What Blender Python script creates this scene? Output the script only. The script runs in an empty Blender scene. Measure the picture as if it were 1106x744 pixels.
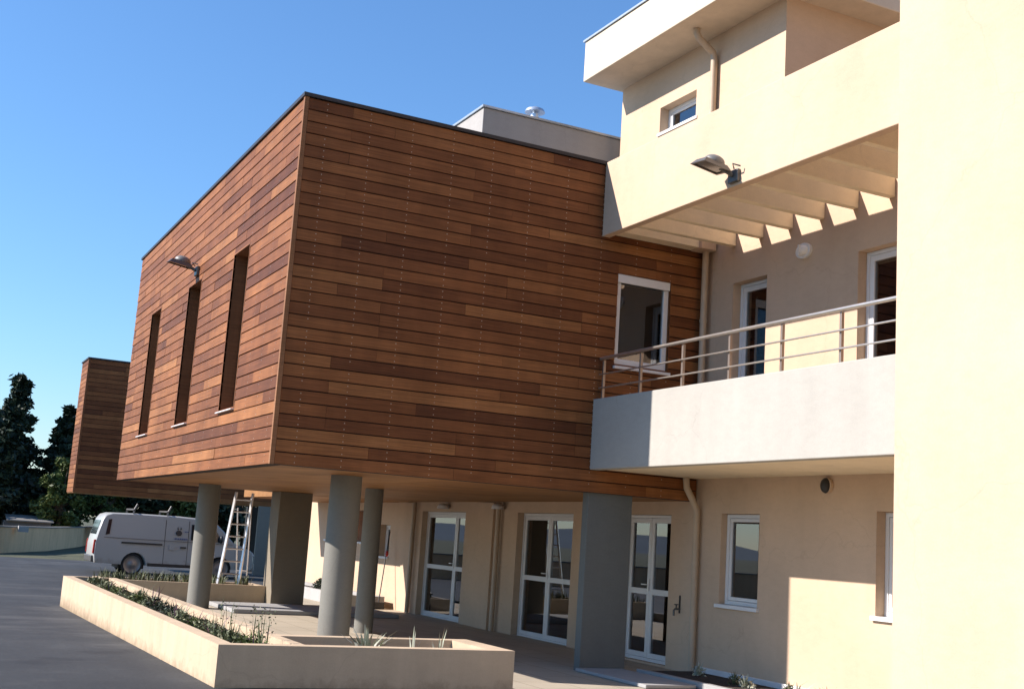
import bpy, bmesh, math, random
from mathutils import Vector, Matrix
R = math.radians
rng = random.Random(7)
S = bpy.context.scene
COL = S.collection

# ------------------------------------------------------------------ camera, sun, sky
F_PX, YAW, PITCH, ROLL = 1294.7, R(63.743), R(9.409), R(3.776)
fw = Vector((math.cos(PITCH)*math.cos(YAW), math.cos(PITCH)*math.sin(YAW), math.sin(PITCH)))
r0 = Vector((math.sin(YAW), -math.cos(YAW), 0)); u0 = r0.cross(fw)
rt = math.cos(ROLL)*r0 + math.sin(ROLL)*u0
up = -math.sin(ROLL)*r0 + math.cos(ROLL)*u0
cd = bpy.data.cameras.new('camera'); cam = bpy.data.objects.new('camera', cd); COL.objects.link(cam)
M = Matrix.Identity(4)
for i in range(3):
    M[i][0] = rt[i]; M[i][1] = up[i]; M[i][2] = -fw[i]
cam.matrix_world = M
cd.sensor_width = 36; cd.lens = 36*F_PX/1106; cd.clip_start = .1; cd.clip_end = 8000
S.camera = cam

SUN = Vector((-1, .33, .70)).normalized()
EL = math.asin(SUN.z); AZ = math.atan2(SUN.x, SUN.y)      # azimuth from +Y towards +X
w = bpy.data.worlds.new('World'); S.world = w; w.use_nodes = True
nt = w.node_tree; bg = nt.nodes['Background']
sky = nt.nodes.new('ShaderNodeTexSky'); sky.sky_type = 'NISHITA'; sky.sun_disc = False
sky.sun_elevation = EL; sky.sun_rotation = AZ; sky.altitude = 300; sky.air_density = 1.35; sky.dust_density = .15; sky.ozone_density = 10
nt.links.new(sky.outputs[0], bg.inputs[0]); bg.inputs[1].default_value = .108
sl = bpy.data.lights.new('sun', 'SUN'); sl.energy = 5.0; sl.angle = R(.5); sl.color = (1, .905, .85)
so = bpy.data.objects.new('sun', sl); COL.objects.link(so)
so.rotation_euler = (-SUN).to_track_quat('-Z', 'Y').to_euler(); so.location = (-20, 10, 30)
vs = S.view_settings; vs.view_transform = 'Standard'; vs.look = 'None'; vs.gamma = 1; vs.use_curve_mapping = False
vs.exposure = .93
S.render.engine = 'CYCLES'; S.cycles.use_denoising = True
S.cycles.max_bounces = 8; S.cycles.diffuse_bounces = 4; S.cycles.transparent_max_bounces = 12

# ------------------------------------------------------------------ materials
def nmat(name):
    m = bpy.data.materials.new(name); m.use_nodes = True
    t = m.node_tree; b = t.nodes['Principled BSDF']
    return m, t, b
def N(t, kind, **k):
    n = t.nodes.new(kind)
    for a, v in k.items(): setattr(n, a, v)
    return n
def coords(t, scale=(1, 1, 1)):
    c = N(t, 'ShaderNodeTexCoord'); mp = N(t, 'ShaderNodeMapping'); mp.inputs['Scale'].default_value = scale
    t.links.new(c.outputs['Object'], mp.inputs[0]); return mp.outputs[0]
def noise(t, vec, scale, detail=4, rough=.55):
    n = N(t, 'ShaderNodeTexNoise'); n.inputs['Scale'].default_value = scale; n.inputs['Detail'].default_value = detail
    n.inputs['Roughness'].default_value = rough; t.links.new(vec, n.inputs['Vector']); return n.outputs['Fac']
def ramp(t, fac, stops):
    r = N(t, 'ShaderNodeValToRGB'); e = r.color_ramp.elements
    while len(e) < len(stops): e.new(.5)
    for x, (p, c) in zip(e, stops): x.position = p; x.color = (*c, 1) if len(c) == 3 else c
    t.links.new(fac, r.inputs[0]); return r.outputs[0]
def mul(t, a, b, fac=1.0, mode='MULTIPLY'):
    m = N(t, 'ShaderNodeMix', data_type='RGBA', blend_type=mode); m.inputs[0].default_value = fac
    t.links.new(a, m.inputs[6])
    if isinstance(b, tuple): m.inputs[7].default_value = (*b, 1)
    else: t.links.new(b, m.inputs[7])
    return m.outputs[2]
def bump(t, b, h, strength=.3, dist=.01):
    n = N(t, 'ShaderNodeBump'); n.inputs['Strength'].default_value = strength; n.inputs['Distance'].default_value = dist
    t.links.new(h, n.inputs['Height']); t.links.new(n.outputs[0], b.inputs['Normal'])
def sc(c, k): return tuple(min(1, v*k) for v in c)

def stucco(name, c, var=.10, fine=70, bs=.25, rough=.9, streak=.06):
    m, t, b = nmat(name); v = coords(t)
    a = ramp(t, noise(t, v, .7, 5), [(.3, sc(c, 1-var)), (.7, sc(c, 1+var*.6))])
    st = ramp(t, noise(t, coords(t, (2.2, 2.2, .22)), 1.5, 5), [(.35, (1-streak,)*3), (.65, (1, 1, 1))])
    g = ramp(t, noise(t, v, fine, 3), [(.3, (.93,)*3), (.7, (1, 1, 1))])
    tw = ramp(t, noise(t, coords(t, (1, 1, 2.2)), 6, 4, .7), [(.35, (.955,)*3), (.6, (1.0,)*3)])
    vo = N(t, 'ShaderNodeTexVoronoi', feature='DISTANCE_TO_EDGE'); vo.inputs['Scale'].default_value = .33
    wv = N(t, 'ShaderNodeVectorMath', operation='ADD'); nz = N(t, 'ShaderNodeTexNoise'); nz.inputs['Scale'].default_value = 1.3; nz.inputs['Detail'].default_value = 6
    t.links.new(v, nz.inputs['Vector']); t.links.new(v, wv.inputs[0]); t.links.new(nz.outputs['Color'], wv.inputs[1]); t.links.new(wv.outputs[0], vo.inputs['Vector'])
    ck = ramp(t, vo.outputs['Distance'], [(0, (.86,)*3), (.004, (1, 1, 1))])
    t.links.new(mul(t, mul(t, mul(t, mul(t, a, st), g), tw), ck, .6), b.inputs['Base Color']); b.inputs['Roughness'].default_value = rough
    b.inputs['Specular IOR Level'].default_value = .25
    bump(t, b, noise(t, v, fine*1.6, 4), bs, .006); return m
def plain(name, c, rough=.5, metal=0, var=.06, scale=6, bs=0):
    m, t, b = nmat(name); v = coords(t)
    t.links.new(ramp(t, noise(t, v, scale, 4), [(.3, sc(c, 1-var)), (.7, sc(c, 1+var))]), b.inputs['Base Color'])
    b.inputs['Roughness'].default_value = rough; b.inputs['Metallic'].default_value = metal
    if bs: bump(t, b, noise(t, v, scale*8, 4), bs, .004)
    return m
def wood(name, stops, grain=.5, rough=.6):
    m, t, b = nmat(name)
    g = N(t, 'ShaderNodeNewGeometry')
    base = ramp(t, g.outputs['Random Per Island'], stops)
    c = N(t, 'ShaderNodeTexCoord'); s = N(t, 'ShaderNodeSeparateXYZ'); t.links.new(c.outputs['Object'], s.inputs[0])
    ad = N(t, 'ShaderNodeMath', operation='ADD'); t.links.new(s.outputs[0], ad.inputs[0]); t.links.new(s.outputs[1], ad.inputs[1])
    r5 = N(t, 'ShaderNodeMath', operation='MULTIPLY'); t.links.new(g.outputs['Random Per Island'], r5.inputs[0]); r5.inputs[1].default_value = 90
    mz = N(t, 'ShaderNodeMath', operation='MULTIPLY'); t.links.new(s.outputs[2], mz.inputs[0]); mz.inputs[1].default_value = 55
    cb = N(t, 'ShaderNodeCombineXYZ'); t.links.new(ad.outputs[0], cb.inputs[0]); t.links.new(mz.outputs[0], cb.inputs[2]); t.links.new(r5.outputs[0], cb.inputs[1])
    n1 = noise(t, cb.outputs[0], 1.6, 5, .6)
    cb2 = N(t, 'ShaderNodeCombineXYZ'); t.links.new(ad.outputs[0], cb2.inputs[0]); t.links.new(s.outputs[2], cb2.inputs[2]); t.links.new(r5.outputs[0], cb2.inputs[1])
    n2 = noise(t, cb2.outputs[0], 1.1, 3)
    col = mul(t, base, ramp(t, n1, [(.28, (1-grain,)*3), (.72, (1.0, 1.0, 1.0))]))
    col = mul(t, col, ramp(t, n2, [(.3, (.70, .66, .62)), (.7, (1, 1, 1))]))
    n3 = noise(t, coords(t, (1.3, 1.3, .35)), 1.0, 5, .65)
    col = mul(t, col, ramp(t, n3, [(.34, (.80, .78, .76)), (.62, (1.04, 1.03, 1.0))]))
    t.links.new(col, b.inputs['Base Color']); b.inputs['Roughness'].default_value = rough
    b.inputs['Specular IOR Level'].default_value = .18
    bump(t, b, n1, .25, .004); return m

BEIGE = stucco('beige_render', (.58, .428, .298), streak=.04, bs=.18)
BEIGE2 = stucco('planter_render', (.55, .428, .288), .10, streak=.12)
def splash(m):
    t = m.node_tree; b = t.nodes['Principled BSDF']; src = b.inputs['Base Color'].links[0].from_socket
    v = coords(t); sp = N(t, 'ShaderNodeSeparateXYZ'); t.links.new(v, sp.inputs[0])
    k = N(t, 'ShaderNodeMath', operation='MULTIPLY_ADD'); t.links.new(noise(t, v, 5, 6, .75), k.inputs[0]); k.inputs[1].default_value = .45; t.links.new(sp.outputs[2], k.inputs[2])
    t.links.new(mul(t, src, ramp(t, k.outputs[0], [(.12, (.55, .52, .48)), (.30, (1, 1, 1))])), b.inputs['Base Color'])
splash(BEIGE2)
GREYW = stucco('pale_grey_render', (.40, .385, .34), .05, streak=.05)
WHITER = stucco('white_render', (.38, .37, .35), .05)
CONC = stucco('grey_column_paint', (.205, .20, .172), .05, fine=40, bs=.1, rough=.6)
SLABM = stucco('white_roof_edge', (.62, .53, .41), .05, streak=.10)
WOOD = wood('ipe_boards', [(0, (.165, .058, .023)), (.14, (.235, .086, .032)), (.5, (.32, .123, .044)), (.88, (.38, .154, .055)), (1, (.46, .205, .076))])
WDARK = wood('dark_timber_lining', [(0, (.27, .105, .045)), (1, (.36, .15, .06))])
TRIM = wood('timber_trim', [(0, (.36, .17, .08)), (1, (.42, .21, .10))])
BACK = plain('dark_batten_gap', (.018, .010, .007), .9)
SOFF = wood('ply_soffit', [(0, (.40, .20, .075)), (1, (.48, .25, .10))], grain=.3, rough=.6)
COP = plain('dark_coping_metal', (.03, .027, .027), .45, .3)
ZINC = plain('zinc_edge', (.40, .45, .50), .4, .6)
WHITE = plain('white_pvc', (.66, .66, .65), .35, var=.02)
STEEL = plain('brushed_steel', (.62, .58, .52), .3, .85)
RUST = plain('brown_post_metal', (.30, .25, .21), .38, .7)
PIPE = plain('beige_pipe', (.44, .34, .235), .5, var=.05)
DARK = plain('black_plastic_and_shade', (.02, .02, .02), .5)
GREYP = plain('grey_metal', (.13, .125, .115), .4, .5)
ALU = plain('aluminium', (.72, .70, .68), .35, .6)
INT = plain('interior_plaster', (.30, .28, .25), .9)
CURT = plain('curtain_cloth', (.22, .17, .14), .9)
CURT2 = plain('ochre_door_backing', (.42, .33, .17), .9)
GALV = plain('galvanised_steel', (.55, .60, .66), .35, .7)
BULB = plain('opal_diffuser', (.72, .70, .66), .4)

def mk_asphalt():
    m, t, b = nmat('asphalt'); v = coords(t)
    a = ramp(t, noise(t, v, .45, 6, .65), [(.3, (.017, .0185, .018)), (.55, (.027, .029, .028)), (.75, (.056, .058, .055))])
    st = ramp(t, noise(t, coords(t, (.9, .10, 1)), 1.2, 5), [(.35, (.7,)*3), (.62, (1.05,)*3)])
    g = ramp(t, noise(t, v, 60, 3), [(.3, (.62,)*3), (.7, (1.25,)*3)])
    vo = N(t, 'ShaderNodeTexVoronoi'); vo.inputs['Scale'].default_value = 45; t.links.new(v, vo.inputs['Vector'])
    ag = ramp(t, vo.outputs['Color'], [(.15, (.75,)*3), (.85, (1.45,)*3)])
    oil = ramp(t, noise(t, v, 1.1, 3), [(.30, (.60,)*3), (.37, (1, 1, 1))])
    dust = ramp(t, noise(t, coords(t, (.35, .9, 1)), .9, 6, .7), [(.52, (0, 0, 0)), (.72, (.05, .047, .042))])
    cc = mul(t, mul(t, mul(t, mul(t, a, st), g), ag, .7), oil)
    t.links.new(mul(t, cc, dust, 1, 'ADD'), b.inputs['Base Color']); b.inputs['Roughness'].default_value = .75
    bump(t, b, noise(t, v, 110, 3), .5, .01); return m
ASPH = mk_asphalt()
def mk_ground(name, c1, c2, sc1=.8):
    m, t, b = nmat(name); v = coords(t)
    a = ramp(t, noise(t, v, sc1, 7, .65), [(.32, c1), (.68, c2)])
    t.links.new(mul(t, a, ramp(t, noise(t, v, 25, 4), [(.3, (.6,)*3), (.7, (1.2,)*3)])), b.inputs['Base Color'])
    b.inputs['Roughness'].default_value = 1; bump(t, b, noise(t, v, 18, 5), .8, .05); return m
EARTH = mk_ground('dry_ground', (.035, .045, .020), (.10, .10, .05))
SOIL = mk_ground('dark_soil', (.020, .014, .010), (.055, .038, .026), 6)
HILL = mk_ground('far_hill', (.055, .085, .115), (.075, .11, .14), .004)
def mk_paving():
    m, t, b = nmat('concrete_paving'); v = coords(t)
    a = ramp(t, noise(t, v, .8, 6), [(.3, (.37, .325, .245)), (.7, (.45, .395, .30))])
    br = N(t, 'ShaderNodeTexBrick'); t.links.new(v, br.inputs['Vector']); br.offset = 0
    br.inputs['Color1'].default_value = (1, 1, 1, 1); br.inputs['Color2'].default_value = (.93, .93, .93, 1); br.inputs['Mortar'].default_value = (.55, .53, .50, 1)
    br.inputs['Scale'].default_value = 1; br.inputs['Mortar Size'].default_value = .008; br.inputs['Brick Width'].default_value = .6; br.inputs['Row Height'].default_value = .6
    c = mul(t, mul(t, a, br.outputs[0]), ramp(t, noise(t, v, 50, 3), [(.3, (.9,)*3), (.7, (1.03,)*3)]))
    t.links.new(c, b.inputs['Base Color']); b.inputs['Roughness'].default_value = .8; return m
PAVE = mk_paving()
STEP = stucco('grey_step_concrete', (.34, .34, .33), .08)
def mk_glass():
    m, t, b = nmat('window_glass'); t.nodes.remove(b)
    fr = N(t, 'ShaderNodeFresnel'); fr.inputs[0].default_value = 2.3
    tr = N(t, 'ShaderNodeBsdfTransparent'); tr.inputs[0].default_value = (.45, .47, .47, 1)
    gl = N(t, 'ShaderNodeBsdfGlossy'); gl.inputs['Roughness'].default_value = .01; gl.inputs[0].default_value = (.95, .97, 1, 1)
    mx = N(t, 'ShaderNodeMixShader'); t.links.new(fr.outputs[0], mx.inputs[0]); t.links.new(tr.outputs[0], mx.inputs[1]); t.links.new(gl.outputs[0], mx.inputs[2])
    t.links.new(mx.outputs[0], t.nodes['Material Output'].inputs[0]); return m
GLASS = mk_glass()
def mk_leaf(name, stops, trans=.25):
    m, t, b = nmat(name)
    g = N(t, 'ShaderNodeNewGeometry')
    c = ramp(t, g.outputs['Random Per Island'], stops)
    big = ramp(t, noise(t, coords(t), .9, 3), [(.35, (.6,)*3), (.65, (1.15,)*3)])
    t.links.new(mul(t, c, big), b.inputs['Base Color']); b.inputs['Roughness'].default_value = .6
    b.inputs['Specular IOR Level'].default_value = .3
    return m
LEAF_D = mk_leaf('dark_needles', [(0, (.012, .020, .012)), (.6, (.024, .040, .020)), (1, (.045, .068, .034))])
LEAF_M = mk_leaf('broad_leaves', [(0, (.045, .070, .018)), (.6, (.090, .125, .032)), (1, (.17, .19, .055))])
LEAF_S = mk_leaf('grey_green_leaves', [(0, (.055, .070, .032)), (.6, (.12, .145, .065)), (1, (.27, .27, .15))])
LEAF_P = mk_leaf('pale_leaves', [(0, (.35, .38, .25)), (1, (.62, .62, .50))])
FLOW = mk_leaf('mauve_flowers', [(0, (.12, .06, .10)), (1, (.25, .12, .16))])
BARK = plain('bark', (.07, .05, .035), .95, var=.3, scale=9, bs=.6)
def mk_van():
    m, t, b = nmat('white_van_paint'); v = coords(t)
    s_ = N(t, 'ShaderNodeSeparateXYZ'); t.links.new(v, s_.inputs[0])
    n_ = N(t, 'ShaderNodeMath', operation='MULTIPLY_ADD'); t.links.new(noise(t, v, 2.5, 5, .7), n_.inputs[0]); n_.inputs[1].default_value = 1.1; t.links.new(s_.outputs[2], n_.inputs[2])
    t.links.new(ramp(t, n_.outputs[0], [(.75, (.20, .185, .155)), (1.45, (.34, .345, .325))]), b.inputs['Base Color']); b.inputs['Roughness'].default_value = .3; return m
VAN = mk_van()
VGLASS = plain('dark_van_glass', (.015, .017, .02), .05)
RUBBER = plain('tyre_rubber', (.018, .018, .018), .85)
REDL = plain('red_lens', (.35, .02, .015), .2)
HOUS = plain('weathered_lamp_metal', (.20, .195, .18), .5, .3)
LENS = plain('smoked_lens', (.10, .085, .07), .15)
CLEARL = plain('clear_lens', (.6, .6, .6), .1)
INK = plain('blue_grey_lettering', (.07, .09, .18), .5)
RIM = plain('steel_rim', (.22, .22, .22), .4, .6)
STONE = stucco('grey_stone', (.09, .095, .10), .2, fine=20)
TILE = stucco('pale_roof_tiles', (.22, .21, .19), .2, fine=12)
PILL = stucco('dark_grey_pier_paint', (.145, .155, .145), .05, fine=40, bs=.1)
FIN = stucco('bounce_lit_cream', (.82, .69, .48), .04)  # paler than the walls: bounced light put into the pergola colour
PIERM = stucco('taupe_pier_paint', (.24, .205, .15), .06)
BGW = stucco('buff_boundary_render', (.68, .45, .26), .12, streak=.15)

# ------------------------------------------------------------------ mesh builder
class MB:
    def __init__(s): s.v = []; s.f = []; s.m = []
    def poly(s, pts, m=0):
        i = len(s.v); s.v += [tuple(p) for p in pts]; s.f.append(tuple(range(i, i+len(pts)))); s.m.append(m)
    def box(s, x0, x1, y0, y1, z0, z1, m=0):
        i = len(s.v)
        s.v += [(x, y, z) for z in (z0, z1) for y in (y0, y1) for x in (x0, x1)]
        for q in ((0, 2, 3, 1), (4, 5, 7, 6), (0, 1, 5, 4), (2, 6, 7, 3), (0, 4, 6, 2), (1, 3, 7, 5)):
            s.f.append(tuple(i+k for k in q)); s.m.append(m)
    def prism(s, prof, fn, a, b, m=0):                   # prof: 2D outline; fn(u, v, w) -> 3D; extruded w from a to b
        n = len(prof); i = len(s.v)
        s.v += [fn(u, v, a) for u, v in prof] + [fn(u, v, b) for u, v in prof]
        s.f.append(tuple(range(i, i+n))); s.m.append(m)
        s.f.append(tuple(range(i+2*n-1, i+n-1, -1))); s.m.append(m)
        for k in range(n):
            l = (k+1) % n; s.f.append((i+k, i+n+k, i+n+l, i+l)); s.m.append(m)
    def tube(s, pts, r, n=12, m=0, cap=True):
        pts = [Vector(p) for p in pts]; rs = r if isinstance(r, (list, tuple)) else [r]*len(pts)
        i0 = len(s.v); prev = None
        for k, p in enumerate(pts):
            d = (pts[min(k+1, len(pts)-1)] - pts[max(k-1, 0)]).normalized()
            if prev is None:
                a = Vector((0, 0, 1)) if abs(d.z) < .9 else Vector((1, 0, 0)); x = d.cross(a).normalized()
            else:
                x = (prev - d*prev.dot(d)).normalized()
            prev = x; y = d.cross(x)
            for j in range(n):
                t = 2*math.pi*j/n; s.v.append(tuple(p + (x*math.cos(t) + y*math.sin(t))*rs[k]))
        for k in range(len(pts)-1):
            for j in range(n):
                a = i0+k*n+j; b = i0+k*n+(j+1) % n; s.f.append((a, b, b+n, a+n)); s.m.append(m)
        if cap:
            s.f.append(tuple(i0+j for j in range(n))[::-1]); s.m.append(m)
            s.f.append(tuple(i0+(len(pts)-1)*n+j for j in range(n))); s.m.append(m)
    def ellipsoid(s, c, rad, nu=16, nv=10, m=0, rot=None, v0=0.0, v1=1.0):
        i0 = len(s.v); c = Vector(c)
        for b in range(nv+1):
            ph = math.pi*(v0+(v1-v0)*b/nv)
            for a in range(nu):
                t = 2*math.pi*a/nu
                p = Vector((rad[0]*math.sin(ph)*math.cos(t), rad[1]*math.sin(ph)*math.sin(t), rad[2]*math.cos(ph)))
                if rot: p = rot @ p
                s.v.append(tuple(c+p))
        for b in range(nv):
            for a in range(nu):
                p = i0+b*nu+a; q = i0+b*nu+(a+1) % nu; s.f.append((p, p+nu, q+nu, q)); s.m.append(m)
    def wall(s, ax, c0, c1, u, v, holes=(), m=0, mr=None):
        # a wall slab with rectangular openings; ax 'x': thickness in x, u=y, v=z; ax 'y': thickness in y, u=x, v=z
        us = sorted({u[0], u[1], *[h[k] for h in holes for k in (0, 1)]}); vv = sorted({v[0], v[1], *[h[k] for h in holes for k in (2, 3)]})
        us = [q for q in us if u[0] <= q <= u[1]]; vv = [q for q in vv if v[0] <= q <= v[1]]
        mr = m if mr is None else mr
        def P(c, a, b): return (c, a, b) if ax == 'x' else (a, c, b)
        idx = {}
        def V(c, i, j):
            k = (c, i, j)
            if k not in idx: idx[k] = len(s.v); s.v.append(P((c0, c1)[c], us[i], vv[j]))
            return idx[k]
        nu, nv = len(us)-1, len(vv)-1
        def solid(i, j):
            if not (0 <= i < nu and 0 <= j < nv): return None
            a = (us[i]+us[i+1])/2; b = (vv[j]+vv[j+1])/2
            return not any(h[0] < a < h[1] and h[2] < b < h[3] for h in holes)
        for i in range(nu):
            for j in range(nv):
                if not solid(i, j): continue
                s.f.append((V(0, i, j), V(0, i+1, j), V(0, i+1, j+1), V(0, i, j+1))); s.m.append(m)
                s.f.append((V(1, i, j), V(1, i, j+1), V(1, i+1, j+1), V(1, i+1, j))); s.m.append(m)
                for di, dj, a, b in ((-1, 0, (i, j), (i, j+1)), (1, 0, (i+1, j), (i+1, j+1)), (0, -1, (i, j), (i+1, j)), (0, 1, (i, j+1), (i+1, j+1))):
                    if not solid(i+di, j+dj):
                        s.f.append((V(0, *a), V(0, *b), V(1, *b), V(1, *a))); s.m.append(mr if solid(i+di, j+dj) is False else m)

def prop(o, label=None, cat=None, group=None, kind=None):
    for k, v in (('label', label), ('category', cat), ('group', group), ('kind', kind)):
        if v: o[k] = v
    return o
BASE = {}
def thing(name, label, cat, base, group=None):
    o = bpy.data.objects.new(name, None); COL.objects.link(o); o.location = base; o.empty_display_size = .3
    BASE[o] = Vector(base); return prop(o, label, cat, group)
def obj(name, mb, mats, parent=None, base=None, smooth=False, bevel=0, recalc=True):
    if not isinstance(mats, (list, tuple)): mats = [mats]
    if parent is not None: b = BASE[parent]
    else: b = Vector(base) if base else Vector((0, 0, 0))
    me = bpy.data.meshes.new(name)
    me.from_pydata([(x-b.x, y-b.y, z-b.z) for x, y, z in mb.v], [], mb.f)
    for m in mats: me.materials.append(m)
    if len(mats) > 1: me.polygons.foreach_set('material_index', mb.m)
    if recalc:
        bm = bmesh.new(); bm.from_mesh(me); bmesh.ops.recalc_face_normals(bm, faces=bm.faces); bm.to_mesh(me); bm.free()
    if smooth:
        me.polygons.foreach_set('use_smooth', [True]*len(me.polygons)); me.set_sharp_from_angle(angle=R(smooth if smooth is not True else 40))
    o = bpy.data.objects.new(name, me); COL.objects.link(o)
    if parent is not None: o.parent = parent; BASE[o] = b
    else: o.location = b; BASE[o] = b
    if bevel:
        mo = o.modifiers.new('bevel', 'BEVEL'); mo.width = bevel; mo.segments = 2; mo.limit_method = 'ANGLE'; mo.angle_limit = R(40)
    return o
def copy_tree(o, parent=None):
    c = o.copy(); COL.objects.link(c)
    if parent is not None: c.parent = parent
    for ch in [x for x in bpy.data.objects if x.parent == o]: copy_tree(ch, c)
    return c
def bx(*a):
    m = MB(); m.box(*a); return m
def struct(name, mb, mats, **k): return prop(obj(name, mb, mats, **k), kind='structure')

# ------------------------------------------------------------------ ground
TZ = -1.70                                                     # sunken terrace level
def gz(y): return -1.2625 - .0125*max(-30, min(y, 38))
def in_pit(x, y):
    return (2.78 < x < 60 and 10.86 < y < 21.95) or (3.95 < x < 60 and 21.95 <= y < 26.62) or (5.6 < x < 60 and 8.0 < y < 10.9) or (7.6 < x < 60 and 26.6 < y < 34)
def in_road(x, y): return -60 < x < 60 and -30 < y < 50
def sheet(test, dz=0):
    m = MB()
    xs = [-2500, -900, -300, -60, -30, -12, -5, 0, 2.78, 3.95, 5.6, 7.6, 12, 25, 60, 300, 900, 2500]
    ys = [-2500, -900, -300, -30, -10, 0, 4, 8.0, 10.86, 10.9, 15, 20, 21.95, 26.6, 26.62, 30, 34, 38, 44, 50, 90, 300, 900, 2500]
    for a, b in zip(xs, xs[1:]):
        for c, d in zip(ys, ys[1:]):
            if test((a+b)/2, (c+d)/2):
                m.poly([(a, c, gz(c)+dz), (b, c, gz(c)+dz), (b, d, gz(d)+dz), (a, d, gz(d)+dz)])
    return m
struct('road', sheet(lambda x, y: in_road(x, y) and not in_pit(x, y)), ASPH, recalc=False)
struct('ground', sheet(lambda x, y: not in_road(x, y)), EARTH, recalc=False)
m = MB(); m.poly([(2.78, 8, TZ), (16, 8, TZ), (16, 34, TZ), (2.78, 34, TZ)]); struct('paving', m, PAVE, recalc=False)
struct('path', bx(6.1, 9.6, 23.95, 26.1, TZ+.004, TZ+.085), STEP, bevel=.01)
prop(obj('kerb', bx(3.78, 3.95, 22.0, 26.5, -1.9, -1.50), STEP, bevel=.01), kind='structure')
# far hills on the sun side (they show in the window panes)
m = MB(); n = 70
prev = None
for i in range(n+1):
    az = R(105 + 150*i/n); h = 24 + 12*math.sin(i*.31) + 7*math.sin(i*.83+1) + 4*math.sin(i*2.1)
    a = (2100*math.cos(az), 2100*math.sin(az), -6); b = (2450*math.cos(az), 2450*math.sin(az), h); c = (2900*math.cos(az), 2900*math.sin(az), -8)
    if prev:
        m.poly([prev[0], a, b, prev[1]]); m.poly([prev[1], b, c, prev[2]])
    prev = (a, b, c)
struct('hills', m, HILL, smooth=60)

# ------------------------------------------------------------------ glazing helpers (faces -X, plane x = X)
def frame_x(X, y0, y1, z0, z1, wd=.06, dp=.06, mb=None, mat=0):
    m = mb or MB()
    m.wall('x', X, X+dp, (y0, y1), (z0, z1), [(y0+wd, y1-wd, z0+wd, z1-wd)], mat); return m
def frame_y(Y, x0, x1, z0, z1, wd=.06, dp=.06):
    m = MB(); m.wall('y', Y, Y+dp, (x0, x1), (z0, z1), [(x0+wd, x1-wd, z0+wd, z1-wd)]); return m
def window_x(parent, X, y0, y1, z0, z1, sill=True, mull=0, so=.05, wallx=10.62):
    w_ = obj('window', frame_x(X, y0, y1, z0, z1, .055, .07), WHITE, parent, bevel=.006)
    e = .055
    obj('sash', frame_x(X+.012, y0+e+.004, y1-e-.004, z0+e+.004, z1-e-.004, .05, .05), WHITE, w_, bevel=.006)
    if mull:
        c = (y0+y1)/2; obj('mullion', bx(X+.008, X+.066, c-.045, c+.045, z0+e+.006, z1-e-.006), WHITE, w_, bevel=.005)
    obj('pane', bx(X+.034, X+.042, y0+e+.03, y1-e-.03, z0+e+.03, z1-e-.03), GLASS, w_)
    if sill:
        obj('sill', bx(wallx-so, X+.01, y0-.05, y1+.05, z0-.055, z0-.002), WHITE, w_, bevel=.006)
    return w_
def french_door(parent, X, y0, y1, z0, z1, mid=.47, leaves=2, wide=None):
    d = obj('door', frame_x(X, y0, y1, z0, z1, .05, .08), WHITE, parent, bevel=.006)
    e = .052; a, b = y0+e, y1-e
    cut = (a+b)/2 if wide is None else a+(b-a)*wide
    spans = [(a, cut-.003), (cut+.003, b)] if leaves == 2 else [(a, b)]
    for (p, q) in spans:
        zm = z0 + (z1-z0)*mid; f = MB(); sw = .075
        f.wall('x', X+.012, X+.062, (p, q), (z0+e, z1-e), [(p+sw, q-sw, z0+e+sw, zm-.045), (p+sw, q-sw, zm+.045, z1-e-sw)])
        lf = obj('leaf', f, WHITE, d, bevel=.006)
        obj('pane', bx(X+.034, X+.042, p+sw-.012, q-sw+.012, z0+e+sw-.012, zm-.033), GLASS, d)
        obj('pane', bx(X+.034, X+.042, p+sw-.012, q-sw+.012, zm+.033, z1-e-sw+.012), GLASS, d)
    h = MB(); hz = z0+(z1-z0)*mid+.10
    h.box(X-.006, X+.010, cut+.012, cut+.042, hz-.09, hz+.09); h.box(X-.05, X-.008, cut+.018, cut+.036, hz, hz+.018); h.box(X-.055, X-.038, cut+.018, cut+.15, hz, hz+.018)
    obj('handle', h, ALU, d, bevel=.003)
    return d

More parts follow.
